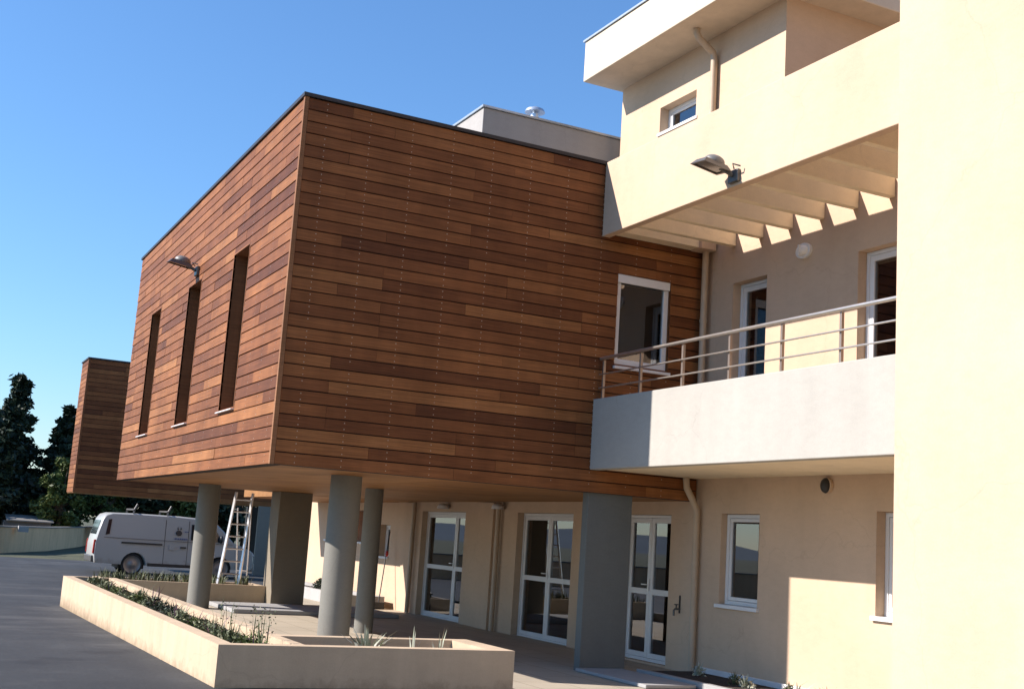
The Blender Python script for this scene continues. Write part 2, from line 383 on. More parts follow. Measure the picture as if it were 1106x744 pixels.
# ------------------------------------------------------------------ timber cladding
PITCH_B = .1623
def clad(mb, ax, plane, inward, u0, u1, z0, nrow, holes, seed):
    """boards on a vertical face; ax 'x' -> face x=plane running in y; inward = +1/-1 direction into the building"""
    r = random.Random(seed)
    batt = .62
    for k in range(nrow):
        a = z0 + k*PITCH_B; b = a + PITCH_B - .015
        cuts = [u0]; u = u0 + batt*r.randint(1, 5)
        while u < u1-.3: cuts.append(u); u += batt*r.choice((3, 4, 4, 5, 5, 6))
        cuts.append(u1)
        for p, q in zip(cuts, cuts[1:]):
            segs = [(p+.0015, q-.0015, a, b)]
            for h in holes:
                if a < h[3]+.012 and b > h[2]-.012:
                    ns = []
                    for s0, s1, za, zb in segs:
                        if s1 <= h[0] or s0 >= h[1]: ns.append((s0, s1, za, zb)); continue
                        if s0 < h[0]: ns.append((s0, h[0], za, zb))
                        if s1 > h[1]: ns.append((h[1], s1, za, zb))
                        m0, m1 = max(s0, h[0]), min(s1, h[1])
                        if zb > h[3]+.03: ns.append((m0, m1, max(za, h[3]+.012), zb))
                        if za < h[2]-.03: ns.append((m0, m1, za, min(zb, h[2]-.012)))
                    segs = ns
            for s0, s1, aa, bb in segs:
                if s1-s0 < .02: continue
                j = r.uniform(-.0025, .0025); tl = r.uniform(.003, .006)
                c0 = plane + inward*j; c1 = plane + inward*.022; cb = plane + inward*(j-tl)
                pr = [(cb, aa), (c0, bb), (c1, bb), (c1, aa)]
                if ax == 'x': fn = lambda u_, v_, w_: (u_, w_, v_)
                else: fn = lambda u_, v_, w_: (w_, u_, v_)
                mb.prism(pr, fn, s0, s1, 0)
def screws(mb, ax, plane, out, u0, u1, z0, nrow, holes, m):
    u = u0+.31
    while u < u1:
        for k in range(nrow):
            for dz in (.035, .115):
                z = z0+k*PITCH_B+dz
                if any(h[0]-.02 < u < h[1]+.02 and h[2] < z < h[3] for h in holes): continue
                e = .0055
                if ax == 'x': mb.box(plane+out*.0055, plane+out*.0035, u-e, u+e, z-e, z+e, m)
                else: mb.box(u-e, u+e, plane+out*.0055, plane+out*.0035, z-e, z+e, m)
        u += .62
SCREW = plain('screw_heads', (.45, .38, .30), .35, .5)

XW, YW, YL, ZB, ZT, XB = 4.08, 14.93, 27.07, .80, 5.668, 10.62
blk = thing('timber_clad_building', 'upper storey clad in reddish brown boards, carried on round grey columns, with three slit windows', 'building', (XW, YW, TZ))
slits = [(17.17, 18.10, 1.68, 4.09), (20.36, 21.40, 1.66, 4.11), (23.97, 24.98, 1.66, 4.13)]
NROW = 30
m = MB(); clad(m, 'x', XW, 1, YW+.05, YL, ZB+.002, NROW, slits, 3); screws(m, 'x', XW, -1, YW, YL, ZB, NROW, slits, 2)
m.wall('x', XW+.024, XW+.2, (YW+.21, YL), (ZB, ZT), [(a-.03, b+.03, c-.03, d+.03) for a, b, c, d in slits], 1)
obj('side_wall', m, [WOOD, BACK, SCREW], blk)
bw = [(9.05, 9.99, 2.70, 4.06)]
m = MB(); clad(m, 'y', YW, 1, XW+.05, XB-.02, ZB+.002, NROW, bw, 11); screws(m, 'y', YW, -1, XW, XB-.1, ZB, NROW, bw, 2)
m.wall('y', YW+.024, YW+.2, (XW+.02, XB-.004), (ZB, ZT), [(a-.03, b+.03, c-.03, d+.03) for a, b, c, d in bw], 1)
obj('front_wall', m, [WOOD, BACK, SCREW], blk)
m = MB(); m.box(XW+.022, XB-.004, YL-.03, YL, ZB+.01, ZT-.01); obj('end_wall', m, WOOD, blk)
m = MB(); m.box(XW-.012, XW+.046, YW-.012, YW+.046, ZB-.004, ZT-.003); obj('corner_trim', m, TRIM, blk)
m = MB(); m.wall('x', XW-.03, XW+.26, (YW-.03, YL+.03), (ZT, ZT+.05), []); m.box(XW+.26, XB-.004, YW-.03, YW+.26, ZT, ZT+.05)
obj('coping', m, COP, blk)
m = MB(); m.box(XW+.2, XB-.004, YW+.2, YL-.03, ZT-.42, ZT-.3); obj('roof', m, GREYP, blk)
m = MB()                                                    # soffit of wide ply sheets
for i in range(5):
    for j in range(5):
        x0 = XW+.03+i*1.31; y0 = YW+.03+j*2.425
        m.box(x0, min(x0+1.304, XB-.006), y0, min(y0+2.419, YL-.01), ZB+.005, ZB+.03)
obj('soffit', m, SOFF, blk)
for (y0, y1, z0, z1) in slits:
    m = MB(); m.wall('x', XW-.006, XW+.30, (y0-.025, y1+.025), (z0-.025, z1+.025), [(y0, y1, z0, z1)])
    ww = obj('window', m, WDARK, blk)
    obj('frame', frame_x(XW+.2, y0+.002, y1-.002, z0+.002, z1-.002, .06, .06), WDARK, ww)
    obj('pane', bx(XW+.225, XW+.233, y0+.05, y1-.05, z0+.05, z1-.05), GLASS, ww)
    obj('sill', bx(XW-.05, XW+.2, y0-.02, y1+.02, z0-.045, z0-.027), WHITE, ww, bevel=.004)
    # lining of the room behind
x0, x1, z0, z1 = bw[0]
m = MB(); m.wall('y', YW+.004, YW+.12, (x0-.014, x1+.014), (z0-.014, z1+.014), [(x0, x1, z0, z1)])
ww = obj('window', m, WDARK, blk)
obj('frame', frame_y(YW+.05, x0+.003, x1-.003, z0+.003, z1-.003, .085, .07), WHITE, ww, bevel=.006)
obj('shutter_box', bx(x0+.004, x1-.004, YW+.012, YW+.048, z1-.13, z1-.004), WHITE, ww, bevel=.005)
obj('pane', bx(x0+.07, x1-.07, YW+.08, YW+.088, z0+.07, z1-.07), GLASS, ww)
obj('sill', bx(x0-.02, x1+.02, YW-.06, YW+.05, z0-.075, z0-.032), WHITE, ww, bevel=.005)
m = MB(); m.box(XW+.3, XB-.01, 20, 20.1, ZB+.04, ZT-.43); m.box(XW+.26, XB-.01, YW+.25, YL-.05, ZB+.032, ZB+.06); m.box(7.2, 7.3, YW+.25, YL-.05, ZB+.06, ZT-.43)
obj('interior_partition', m, INT, blk)
def column(x, y, r, z0=TZ, z1=ZB+.003):
    m = MB(); m.tube([(x, y, z0), (x, y, z1)], r, 48); return obj('column', m, CONC, blk, smooth=True)
column(5.66, 16.55, .225); column(5.66, 25.15, .225); column(7.50, 20.35, .165)
obj('pier', bx(8.78, 9.53, 15.0, 15.16, TZ, ZB+.003), PILL, blk, bevel=.008)
m = MB(); m.box(7.42, 8.16, 26.05, 26.75, TZ, ZB+.003); obj('pier', m, PIERM, blk, bevel=.01)

# second timber block far behind
b2 = thing('timber_clad_building', 'distant timber clad block jutting out behind the larger one, above the trees', 'building', (5.3, 44.6, -1.8))
m = MB(); clad(m, 'y', 44.6, 1, 5.35, 14, .80, 29, [], 21); m.box(5.34, 14, 44.624, 44.8, .8, 5.5, 1); obj('front_wall', m, [WOOD, BACK], b2)
m = MB(); clad(m, 'x', 5.3, 1, 44.65, 46.4, .80, 29, [], 22); m.box(5.324, 5.5, 44.8, 46.4, .8, 5.5, 1); obj('side_wall', m, [WOOD, BACK], b2)
obj('corner_trim', bx(5.285, 5.35, 44.585, 44.65, .79, 5.5), WDARK, b2)
m = MB(); m.box(5.26, 14, 44.56, 44.85, 5.505, 5.56); m.box(5.26, 5.55, 44.85, 46.4, 5.505, 5.56); obj('coping', m, COP, b2)
obj('soffit', bx(5.32, 14, 44.62, 46.4, .77, .798), SOFF, b2)
obj('roof', bx(5.5, 14, 44.8, 46.4, 5.2, 5.3), GREYP, b2)
obj('back_wall', bx(12.9, 13.1, 44.9, 46.4, -1.8, .765), DARK, b2)  # black colour stands in for the deep shade under the block
obj('door_panel', bx(11.78, 12.26, 44.0, 44.12, -1.76, .762), CONC, b2)
obj('garage_shade_wall', bx(12.26, 14.5, 47.5, 47.7, -1.8, .765), DARK, b2)  # black here is the shade of an open garage, put into the wall colour

# ------------------------------------------------------------------ rendered building
rb = thing('rendered_building', 'cream rendered building with pergola, balcony and white framed doors beside the timber block', 'building', (XB, 8.5, TZ))
D1 = (23.19, 25.55, -1.72, .60); D2 = (18.62, 20.78, -1.72, .60); D3 = (15.58, 16.93, -1.67, .60)
W1 = (13.43, 14.30, -.70, .63); W2 = (10.2, 11.18, -.62, .68)
UD1 = (13.43, 14.22, 1.35, 4.03); UD2 = (10.2, 11.58, 1.35, 4.02)
WA = (29.0, 32.4, -.25, .6); WB = (27.5, 28.2, -.55, .26); NB = (25.75, 26.05, -1.70, .55)
low = [D1, D2, D3, W1, W2, WA, WB]
m = MB(); m.wall('x', XB, XB+.28, (7.0, 36), (-1.9, 4.95), low + [UD1, UD2])
obj('back_wall', m, BEIGE, rb)
# front bay of the wall between the doors: a shallow pilaster
obj('pilaster', bx(XB-.05, XB+.01, 25.95, 26.55, TZ, .79), BEIGE, rb, bevel=.01); obj('pilaster', bx(XB-.06, XB+.01, 21.75, 22.45, TZ, .79), BEIGE, rb, bevel=.01)
obj('link_soffit', bx(8.48, XB+.28, YL+.02, 33.4, .80, 1.1), SOFF, rb)
obj('link_wall', bx(8.5, 8.7, YL+.02, 33.4, 1.1, 4.9), BEIGE, rb)
X1 = XB+.13
french_door(rb, X1, D1[0]+.003, D1[1]-.003, D1[2], D1[3]-.003, .48, wide=.30)
french_door(rb, X1, D2[0]+.003, D2[1]-.003, D2[2], D2[3]-.003, .48)
french_door(rb, XB+.09, D3[0]+.003, D3[1]-.003, D3[2], D3[3]-.003, .47)
window_x(rb, XB+.10, W1[0]+.003, W1[1]-.003, W1[2]+.05, W1[3]-.003)
window_x(rb, XB+.14, W2[0]+.003, W2[1]-.003, W2[2]+.05, W2[3]-.003)
window_x(rb, XB+.16, WB[0]+.003, WB[1]-.003, WB[2]+.05, WB[3]-.003)
wn = window_x(rb, XB+.18, WA[0]+.003, WA[1]-.003, WA[2]+.05, WA[3]-.003, mull=1)
obj('shutter', bx(XB+.13, XB+.16, WA[0]+.01, WA[1]-.01, WA[2]+.06, WA[3]-.01), WDARK, wn)
french_door(rb, XB+.14, UD1[0]+.003, UD1[1]-.003, UD1[2], UD1[3]-.003, .02, leaves=1)
french_door(rb, XB+.14, UD2[0]+.003, UD2[1]-.003, UD2[2], UD2[3]-.003, .02, leaves=2)
def curtain(y0, y1, z0, z1, X):
    m = MB(); n = int((y1-y0)/.02); prev = None
    for i in range(n+1):
        y = y0+(y1-y0)*i/n; x = X+.03*math.sin(y*38)+.012*math.sin(y*91)
        if prev: m.poly([(prev[1], prev[0], z0), (x, y, z0), (x, y, z1), (prev[1], prev[0], z1)])
        prev = (y, x)
    return m
obj('curtain', curtain(UD1[0]+.05, UD1[1]-.32, 1.4, 3.98, XB+.42), CURT, rb, smooth=80, recalc=False)
obj('curtain', curtain(UD2[0]+.05, UD2[1]-.05, 1.4, 3.98, XB+.40), CURT2, rb, smooth=80, recalc=False)  # ochre sheet across the whole door, gives its panes an olive tone
# rooms behind the glass
m = MB()
m.box(14.6, 14.7, 7, 36, -1.9, 8.1); m.box(XB+.28, 14.6, 7, 36, 1.12, 1.30); m.box(XB+.28, 14.6, 7, 36, 4.40, 4.50)
for y in (12.3, 15.2, 17.8, 22.2, 26.4, 33): m.box(XB+.29, 14.6, y, y+.12, -1.9, 4.40)
m.box(XB+.28, 14.6, 7, 36, -1.9, -1.72); obj('interior', m, INT, rb)
# balcony
XF = 8.73
bal = obj('balcony', bx(XF, XF+.16, 7.0, YW-.006, 1.119, 2.136), GREYW, rb, bevel=.012)
obj('floor_slab', bx(XF+.16, XB-.002, 7.0, YW-.008, 1.135, 1.33), FIN, bal)  # pale floor colour added to bounce light up to the fins
# parapet beam over the pergola
obj('parapet', bx(XF, XF+.13, 6.9, YW-.006, 4.563, 5.70), BEIGE, rb, bevel=.012)
for i in range(12):
    y = 14.24 - .65*i
    if y < 7: break
    obj('pergola_fin', bx(XF+.132, XB-.003, y-.055, y+.055, 4.60, 4.86), FIN, rb, bevel=.008)
obj('sun_block_beam', bx(XF+.132, XB-.003, YW-.25, YW-.008, 4.62, 5.55), FIN, rb)  # made tall to block a stray sun patch beside the first fin
# upper storey, set back, and its roof
UW = (15.38, 16.43, 6.95, 7.45)
m = MB(); m.wall('x', XB+.002, XB+.28, (13.45, 17.69), (4.951, 8.18), [UW]); m.box(XB+.002, 14.7, 13.17, 13.45, 4.951, 8.18); m.box(XB+.28, 14.7, 17.41, 17.69, 4.951, 8.18)
obj('upper_wall', m, BEIGE, rb)
window_x(rb, XB+.17, UW[0]+.003, UW[1]-.003, UW[2]+.05, UW[3]-.003, so=.02)
obj('ceiling_panel', bx(XB+.29, 14.6, 13.46, 17.40, 7.9, 8.0), INT, rb)
m = MB(); m.box(XB+.002, 14.7, 6.9, 13.165, 4.951, 5.05); obj('terrace_floor', m, BEIGE, rb)
roof = obj('roof', bx(9.85, 15.5, 12.66, 17.80, 8.18, 8.93), SLABM, rb, bevel=.015)
obj('coping', bx(9.82, 15.5, 12.63, 17.83, 8.932, 8.965), ZINC, roof)
# white roof block with metal edge and flue
rbk = obj('roof_block', bx(8.04, 14, 18.0, 26, ZT-.3, 7.36), WHITER, rb, bevel=.01)
obj('coping', bx(8.01, 14.03, 17.97, 26.03, 7.362, 7.40), ZINC, rbk)
m = MB(); m.tube([(9.53, 19, 7.3), (9.53, 19, 7.86)], .09, 20); m.tube([(9.53, 19, 7.90), (9.53, 19, 7.95), (9.53, 19, 8.0)], [.19, .17, .06], 20); m.tube([(9.53, 19, 7.86), (9.53, 19, 7.9)], .05, 8)
obj('flue_pipe', m, GALV, rb, smooth=True)
# projecting wing nearest the camera
obj('wing', bx(8.0, 14.5, 1.0, 8.21, -1.9, 11), BEIGE, rb)
# white plinth strip
obj('plinth', bx(XB-.055, XB-.002, 8.3, 14.75, TZ, TZ+.13), WHITE, rb, bevel=.008)
# railing
rl = obj('railing', MB(), STEEL, rb)
top = MB(); top.tube([(8.81, 7.2, 2.735), (8.81, YW-.03, 2.735)], .024, 14); obj('handrail', top, STEEL, rl, smooth=True)
for z in (2.50, 2.30):
    t_ = MB(); t_.tube([(8.80, 7.2, z), (8.80, YW-.03, z)], .011, 10); obj('rail', t_, STEEL, rl, smooth=True)
for y in (14.86, 13.87, 12.86, 11.86, 10.87, 9.88, 8.90):
    p = MB(); p.box(8.825, 8.865, y-.017, y+.017, 2.136, 2.71); p.box(8.815, 8.885, y-.05, y+.05, 2.137, 2.149); obj('post', p, RUST, rl, bevel=.003)
# downpipes
def pipe(name, pts, r=.05):
    m = MB(); m.tube(pts, r, 16); 
    a, b = Vector(pts[-2]), Vector(pts[-1])
    L = (b-a).length
    for k in range(1, int(L/1.1)+1):
        c = a + (b-a)*(k/(int(L/1.1)+1)); d = (b-a).normalized()
        m.tube([c-d*.02, c+d*.02], r+.008, 16)
    return obj(name, m, PIPE, rb, smooth=True)
pipe('downpipe', [(XB-.12, 14.78, 4.62), (XB-.12, 14.78, 1.32)])
obj('rainwater_box', bx(XB-.32, XB-.05, 14.62, 14.90, 4.60, 4.79), BEIGE, rb, bevel=.01)
pipe('downpipe', [(XB-.30, 14.80, 1.13), (XB-.28, 14.80, .98), (XB-.16, 14.80, .80), (XB-.08, 14.80, .66), (XB-.075, 14.80, -1.68)])
pipe('downpipe', [(XB-.42, 14.83, 8.175), (XB-.42, 14.83, 8.10), (XB-.36, 14.83, 8.02), (XB-.10, 14.83, 7.86), (XB-.07, 14.83, 7.74), (XB-.07, 14.83, 5.06)], .055)
pipe('downpipe', [(XB-.09, 21.45, .795), (XB-.09, 21.45, -1.69)])
pipe('downpipe', [(XB-.09, 25.86, .795), (XB-.09, 25.86, -1.69)], .045)

# ------------------------------------------------------------------ wall lamps
def floodlight(wall, y, z, label, k=1.0):
    base = (wall, y, z); t = thing('floodlight', label, 'floodlight', base, 'floodlights on the outer walls')
    m = MB(); m.box(wall-.05, wall, y-.10, y+.10, z-.06, z+.10); obj('mounting_box', m, GREYP, t, bevel=.01)
    m = MB(); m.tube([(wall-.05, y, z+.03), (wall-.10, y+.02, z+.06), (wall-.20, y+.06, z+.11)], .028, 10)
    m.tube([(wall-.08, y-.07, z+.09), (wall-.14, y-.12, z+.13), (wall-.05, y-.16, z+.11)], .010, 8); obj('arm', m, GREYP, t, smooth=True)
    rot = Matrix.Rotation(R(9), 3, 'Y') @ Matrix.Rotation(R(6), 3, 'X')
    c = Vector((wall-.31, y+.10, z+.10))
    m = MB()                                   # shallow tapering tray, open underneath
    for a, b, mm in (((.21, .16, 0), (.16, .11, .07), 0),):
        lo = [Vector((sx*a[0], sy*a[1], a[2])) for sx, sy in ((-1, -1), (1, -1), (1, 1), (-1, 1))]
        hi = [Vector((sx*b[0], sy*b[1], b[2])) for sx, sy in ((-1, -1), (1, -1), (1, 1), (-1, 1))]
        lo = [c+rot@p for p in lo]; hi = [c+rot@p for p in hi]
        m.poly(hi)
        for q in range(4): m.poly([lo[q], lo[(q+1) % 4], hi[(q+1) % 4], hi[q]])
        inn = [c+rot@Vector((sx*.18, sy*.132, .0)) for sx, sy in ((-1, -1), (1, -1), (1, 1), (-1, 1))]
        for q in range(4): m.poly([lo[q], lo[(q+1) % 4], inn[(q+1) % 4], inn[q]])
    obj('head', m, GREYP, t)
    m = MB(); m.poly([c+rot@Vector((sx*.18, sy*.132, .012)) for sx, sy in ((-1, -1), (1, -1), (1, 1), (-1, 1))]); obj('lens', m, LENS, t)
    m = MB(); m.ellipsoid(c+rot@Vector((.03, 0, .09)), (.14, .12, .085), rot=rot, v1=.62); obj('lamp_housing', m, HOUS, t, smooth=60)
    return t
floodlight(XF, 11.72, 4.66, 'grey floodlight with round housing on the cream wall above the pergola')
floodlight(XW-.004, 20.75, 4.28, 'grey floodlight on the timber wall above the middle slit window')
def bulkhead(x, y, z, label, oval=True):
    t = thing('wall_light', label, 'wall light', (x, y, z))
    m = MB(); m.tube([(x, y, z), (x-.045, y, z)], .15 if oval else .10, 28)
    if oval:
        for i, p in enumerate(m.v): m.v[i] = (p[0], p[1], z+(p[2]-z)*.72)
    obj('backplate', m, WHITE if oval else BEIGE, t, smooth=True)
    m = MB(); m.ellipsoid((x-.045, y, z), (.07, .11 if oval else .075, .075 if oval else .10), rot=None); obj('diffuser', m, BULB if oval else DARK, t, smooth=60)
    if oval:
        m = MB(); m.box(x-.125, x-.10, y-.012, y+.012, z-.07, z+.07); obj('guard_bar', m, WHITE, t)
bulkhead(XB, 12.62, 4.22, 'white oval bulkhead light on the balcony wall under the pergola')
bulkhead(XB, 12.05, 1.00, 'round dark light with a pale rim on the wall under the balcony', False)
for y, lab in ((24.1, 'small white dome light above the glazed door farthest from the balcony'), (21.4, 'small white dome light on top of the downpipe between two glazed doors'), (16.95, 'small white dome light above the glazed door beside the thick column')):
    t = thing('dome_light', lab, 'dome light', (XB-.1, y, .70), 'white dome lights along the ground floor wall')
    m = MB(); m.tube([(XB-.002, y, .72), (XB-.10, y, .72)], .03, 10); obj('bracket', m, WHITE, t, smooth=True)
    m = MB(); m.ellipsoid((XB-.14, y, .68), (.12, .14, .09), v1=.55); m.tube([(XB-.14, y, .655), (XB-.14, y, .67)], .13, 20); obj('shade', m, WHITE, t, smooth=50)
# tap on the wall by door
t = thing('garden_tap', 'small dark tap on the wall right of the nearest glazed door', 'tap', (XB, 15.25, -.86))
m = MB(); m.tube([(XB-.002, 15.25, -.80), (XB-.09, 15.25, -.80), (XB-.11, 15.25, -.82), (XB-.11, 15.25, -.90)], .016, 10); obj('spout', m, GREYP, t, smooth=True)
m = MB(); m.tube([(XB-.07, 15.25, -.80), (XB-.07, 15.25, -.74)], .01, 8); m.box(XB-.10, XB-.04, 15.235, 15.265, -.742, -.728); m.tube([(XB-.012, 15.25, -.86), (XB-.012, 15.25, -.60)], .012, 8); obj('handle', m, DARK, t)

# ------------------------------------------------------------------ planters, beds
PT = -1.03
pl = thing('long_planter', 'long cream rendered planter bordering the road, full of low plants', 'planter', (2.63, 10.72, -1.4))
m = MB()
m.box(2.63, 2.78, 10.72, 22.0, -1.9, PT)                  # road side
m.box(3.36, 3.50, 11.86, 21.4, -1.9, PT)                  # terrace side
m.box(2.78, 3.50, 21.85, 22.0, -1.9, PT); m.box(3.36, 3.50, 21.4, 21.85, -1.9, PT)
m.box(2.78, 5.54, 10.72, 10.88, -1.9, PT); m.box(3.36, 5.54, 11.70, 11.86, -1.9, PT)
m.box(5.30, 5.54, 10.88, 11.70, -1.9, PT); m.box(3.36, 3.46, 10.88, 11.70, -1.9, PT)
# weld into a clean look with the bevel left off: boxes butt end to end
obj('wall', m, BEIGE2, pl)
obj('soil', bx(2.78, 3.36, 10.88, 21.85, -1.9, -1.12), SOIL, pl)
obj('soil', bx(3.46, 5.30, 10.88, 11.70, -1.9, -1.20), SOIL, pl)
p2 = thing('low_planter', 'lower cream planter behind the round columns, with dry grass along its rim', 'planter', (4.4, 26.5, TZ))
m = MB(); zz = -1.27
m.box(3.9, 7.41, 26.5, 26.62, -1.9, zz); m.box(3.9, 7.41, 27.5, 27.62, -1.9, zz); m.box(3.9, 4.02, 26.62, 27.5, -1.9, zz); m.box(7.29, 7.41, 26.62, 27.5, -1.9, zz)
obj('wall', m, BEIGE2, p2); obj('soil', bx(4.02, 7.29, 26.62, 27.5, -1.9, zz-.06), SOIL, p2)
p3 = thing('white_planter', 'low white planter at the foot of the sunlit wall behind the columns', 'planter', (9.5, 27.2, TZ))
m = MB(); m.box(9.45, 9.57, 27.0, 33.5, TZ, -1.42); m.box(9.57, 10.3, 27.0, 27.12, TZ, -1.42); m.box(9.57, 10.3, 33.38, 33.5, TZ, -1.42); m.box(10.3, 10.42, 27.0, 33.5, TZ, -1.42)
obj('wall', m, WHITER, p3); obj('soil', bx(9.57, 10.3, 27.12, 33.38, TZ, -1.5), SOIL, p3)
bd = struct('path', bx(8.72, 9.50, 13.2, 15.0, TZ+.004, TZ+.05), STEP, bevel=.01)
fb = thing('flower_bed', 'kerbed bed of dark soil under the ground floor window', 'flower bed', (9.8, 8.3, TZ))
obj('soil', bx(9.64, 10.55, 8.3, 14.7, TZ+.004, TZ+.06), SOIL, fb)
m = MB(); m.box(9.54, 9.64, 8.3, 14.7, TZ+.004, TZ+.085); obj('kerb', m, STEP, fb, bevel=.008)

def tuft(mb, c, n, h, spread, r, wd=.012, m=0, curve=.5):
    for i in range(n):
        a = r.uniform(0, 6.283); q = r.uniform(0, spread); hh = h*r.uniform(.5, 1.1)
        p = Vector((c[0]+q*.4*math.cos(a), c[1]+q*.4*math.sin(a), c[2]))
        d = Vector((math.cos(a), math.sin(a), 0)); s = Vector((-d.y, d.x, 0))*wd*r.uniform(.7, 1.3)
        m1 = p + Vector((0, 0, hh*.6)) + d*q*curve*.5; tp = p + Vector((0, 0, hh)) + d*q*curve*1.4
        mb.poly([p-s, p+s, m1+s*.9, m1-s*.9], m); mb.poly([m1-s*.9, m1+s*.9, tp], m)
def leafy(mb, c, rad, n, size, r, m=0, flat=.8):
    for i in range(n):
        while True:
            p = Vector((r.uniform(-1, 1), r.uniform(-1, 1), r.uniform(-.2, 1)))
            if .25 < p.length < 1: break
        p = Vector((p.x*rad[0], p.y*rad[1], p.z*rad[2])) + Vector(c)
        leaf_card(mb, p, size*r.uniform(.6, 1.3), r, m)
def leaf_card(mb, p, s, r, m=0, droop=0):
    a = Vector((r.uniform(-1, 1), r.uniform(-1, 1), r.uniform(-.6, .8)-droop)).normalized(); b = a.cross(Vector((r.uniform(-1, 1), r.uniform(-1, 1), r.uniform(-1, 1)))).normalized()
    mb.poly([p-a*s, p-b*s*.42, p+a*s, p+b*s*.42], m)
def low_plant(x, y, z, kind, r):
    t = thing('low_plant', 'low bushy grey green plant in the long planter by the road', 'plant', (x, y, z), 'low plants in the long planter')
    f = MB(); h = r.uniform(.07, .15)
    leafy(f, (x, y, z+.02), (r.uniform(.11, .19), r.uniform(.16, .30), h), 150, .028, r)
    tuft(f, (x, y, z), 26, h*1.5, .28, r, .006)
    obj('foliage', f, [LEAF_S, LEAF_M, LEAF_D][kind], t, recalc=False)
    if r.random() < .7:
        g = MB(); tuft(g, (x, y+r.uniform(-.1, .1), z), r.randint(4, 9), h*2.2, .22, r, .006); obj('flower_stalks', g, FLOW if r.random() < .6 else LEAF_S, t, recalc=False)
r = random.Random(5); y = 11.2
while y < 21.7:
    low_plant(3.04+r.uniform(-.1, .1), y, -1.12, r.choice((0, 0, 1, 0, 2)), r); y += r.uniform(.40, .70)
# pale plant in the front slot, and sparse sprigs
t = thing('pale_plant', 'pale spiky plant in the front slot of the planter before the columns', 'plant', (4.25, 11.4, -1.2))
m = MB(); tuft(m, (4.25, 11.4, -1.2), 34, .30, .22, random.Random(3), .016, curve=.9); obj('leaves', m, LEAF_P, t, recalc=False)
for i, (x, y) in enumerate(((4.72, 11.35), (4.98, 11.3))):
    t = thing('young_sprig', 'thin pale sprig in the planter slot, right of the spiky plant', 'plant', (x, y, -1.2), 'thin sprigs in the planter slot')
    m = MB(); tuft(m, (x, y, -1.2), 9, .32, .10, random.Random(31+i), .010); obj('leaves', m, LEAF_P, t, recalc=False)
for i, (x, y) in enumerate(((3.10, 11.05), (3.22, 11.3), (3.28, 12.0), (3.0, 12.3), (3.25, 12.9))):
    t = thing('tall_sprig', 'thin upright flowering stem at the near end of the long planter', 'plant', (x, y, -1.12), 'thin stems at the near planter end')
    m = MB(); rr = random.Random(50+i); tuft(m, (x, y, -1.12), 5, rr.uniform(.30, .46), .14, rr, .005)
    for q in range(24): leaf_card(m, Vector((x+rr.uniform(-.06, .06), y+rr.uniform(-.06, .06), -1.12+rr.uniform(.1, .38))), .018, rr)
    obj('leaves', m, LEAF_S, t, recalc=False)
m = MB(); rr = random.Random(9)
for i in range(60): tuft(m, (rr.uniform(4.05, 7.25), rr.uniform(26.66, 27.4), zz-.06), 12, .26, .18, rr, .009)
o = obj('dry_grass', m, LEAF_S, base=(4.4, 26.6, zz), recalc=False); prop(o, 'dry grass growing along the low planter behind the columns', 'grass', kind='stuff')
for i, (x, y) in enumerate(((9.75, 32.4), (9.72, 28.2), (9.75, 29.6))):
    t = thing('round_shrub', ('round green shrub in the white planter, left of the nearest round column', 'dark green shrub in the white planter between two columns', 'second dark shrub in the white planter, half hidden by a column')[i], 'shrub', (x, y, -1.5))
    m = MB(); leafy(m, (x, y, -1.48), (.26, .34, .34), 500, .05, rr); obj('foliage', m, LEAF_M if i == 0 else LEAF_D, t, recalc=False)
    m = MB(); m.tube([(x, y, -1.52), (x, y, -1.3)], .02, 6); obj('stem', m, BARK, t)
for i, (x, y) in enumerate(((10.15, 13.25), (10.1, 12.95), (10.2, 12.2), (10.12, 11.95), (10.2, 11.5), (10.25, 14.2))):
    t = thing('young_plant', 'small light green plant in the dark soil of the flower bed', 'plant', (x, y, TZ+.06), 'young plants in the flower bed')
    m = MB(); tuft(m, (x, y, TZ+.06), 16, .20, .16, rr, .010, curve=.9); leafy(m, (x, y, TZ+.07), (.12, .12, .12), 60, .03, rr); obj('leaves', m, LEAF_P if i % 2 else LEAF_S, t, recalc=False)

# ------------------------------------------------------------------ ladder and dark stick shape
ld = thing('step_ladder', 'aluminium step ladder standing in the low planter behind the columns', 'ladder', (6.7, 27.0, -1.33))
bz, tz_ = -1.33, .74
A0, A1 = Vector((6.42, 26.85, bz)), Vector((6.68, 27.0, tz_)); B0, B1 = Vector((6.86, 26.75, bz)), Vector((7.06, 27.0, tz_))
for a, b in ((A0, A1), (B0, B1)):
    m = MB(); m.tube([a, b], .034, 4); obj('rail', m, ALU, ld)
for k in range(1, 8):
    f = k/7.6; m = MB(); m.tube([A0.lerp(A1, f), B0.lerp(B1, f)], .020, 6); obj('rung', m, ALU, ld)
for a, b in (((6.98, 27.4, bz), (6.75, 27.03, tz_-.35)), ((7.2, 27.38, bz), (7.06, 27.03, tz_-.35))):
    m = MB(); m.tube([a, b], .016, 4); obj('rear_leg', m, ALU, ld)
m = MB(); m.tube([(6.98, 27.4, -1.0), (7.2, 27.38, -1.0)], .014, 4); obj('brace', m, ALU, ld)
br = thing('stick', 'slanted dark shape like a broom leaning on the sunlit wall beyond the columns', 'stick', (10.2, 26.85, TZ))  # thin dark slanted shape on the wall, modelled as a stick
m = MB(); m.tube([(10.22, 26.85, -1.55), (10.5, 27.2, .1)], .014, 8); obj('handle', m, DARK, br, smooth=True)
m = MB(); m.box(10.05, 10.35, 26.78, 26.92, TZ+.01, -1.54); obj('foot_block', m, DARK, br, bevel=.01)
m = MB(); m.ellipsoid((10.40, 27.03, -.42), (.04, .04, .07)); obj('red_grip', m, REDL, br, smooth=60)

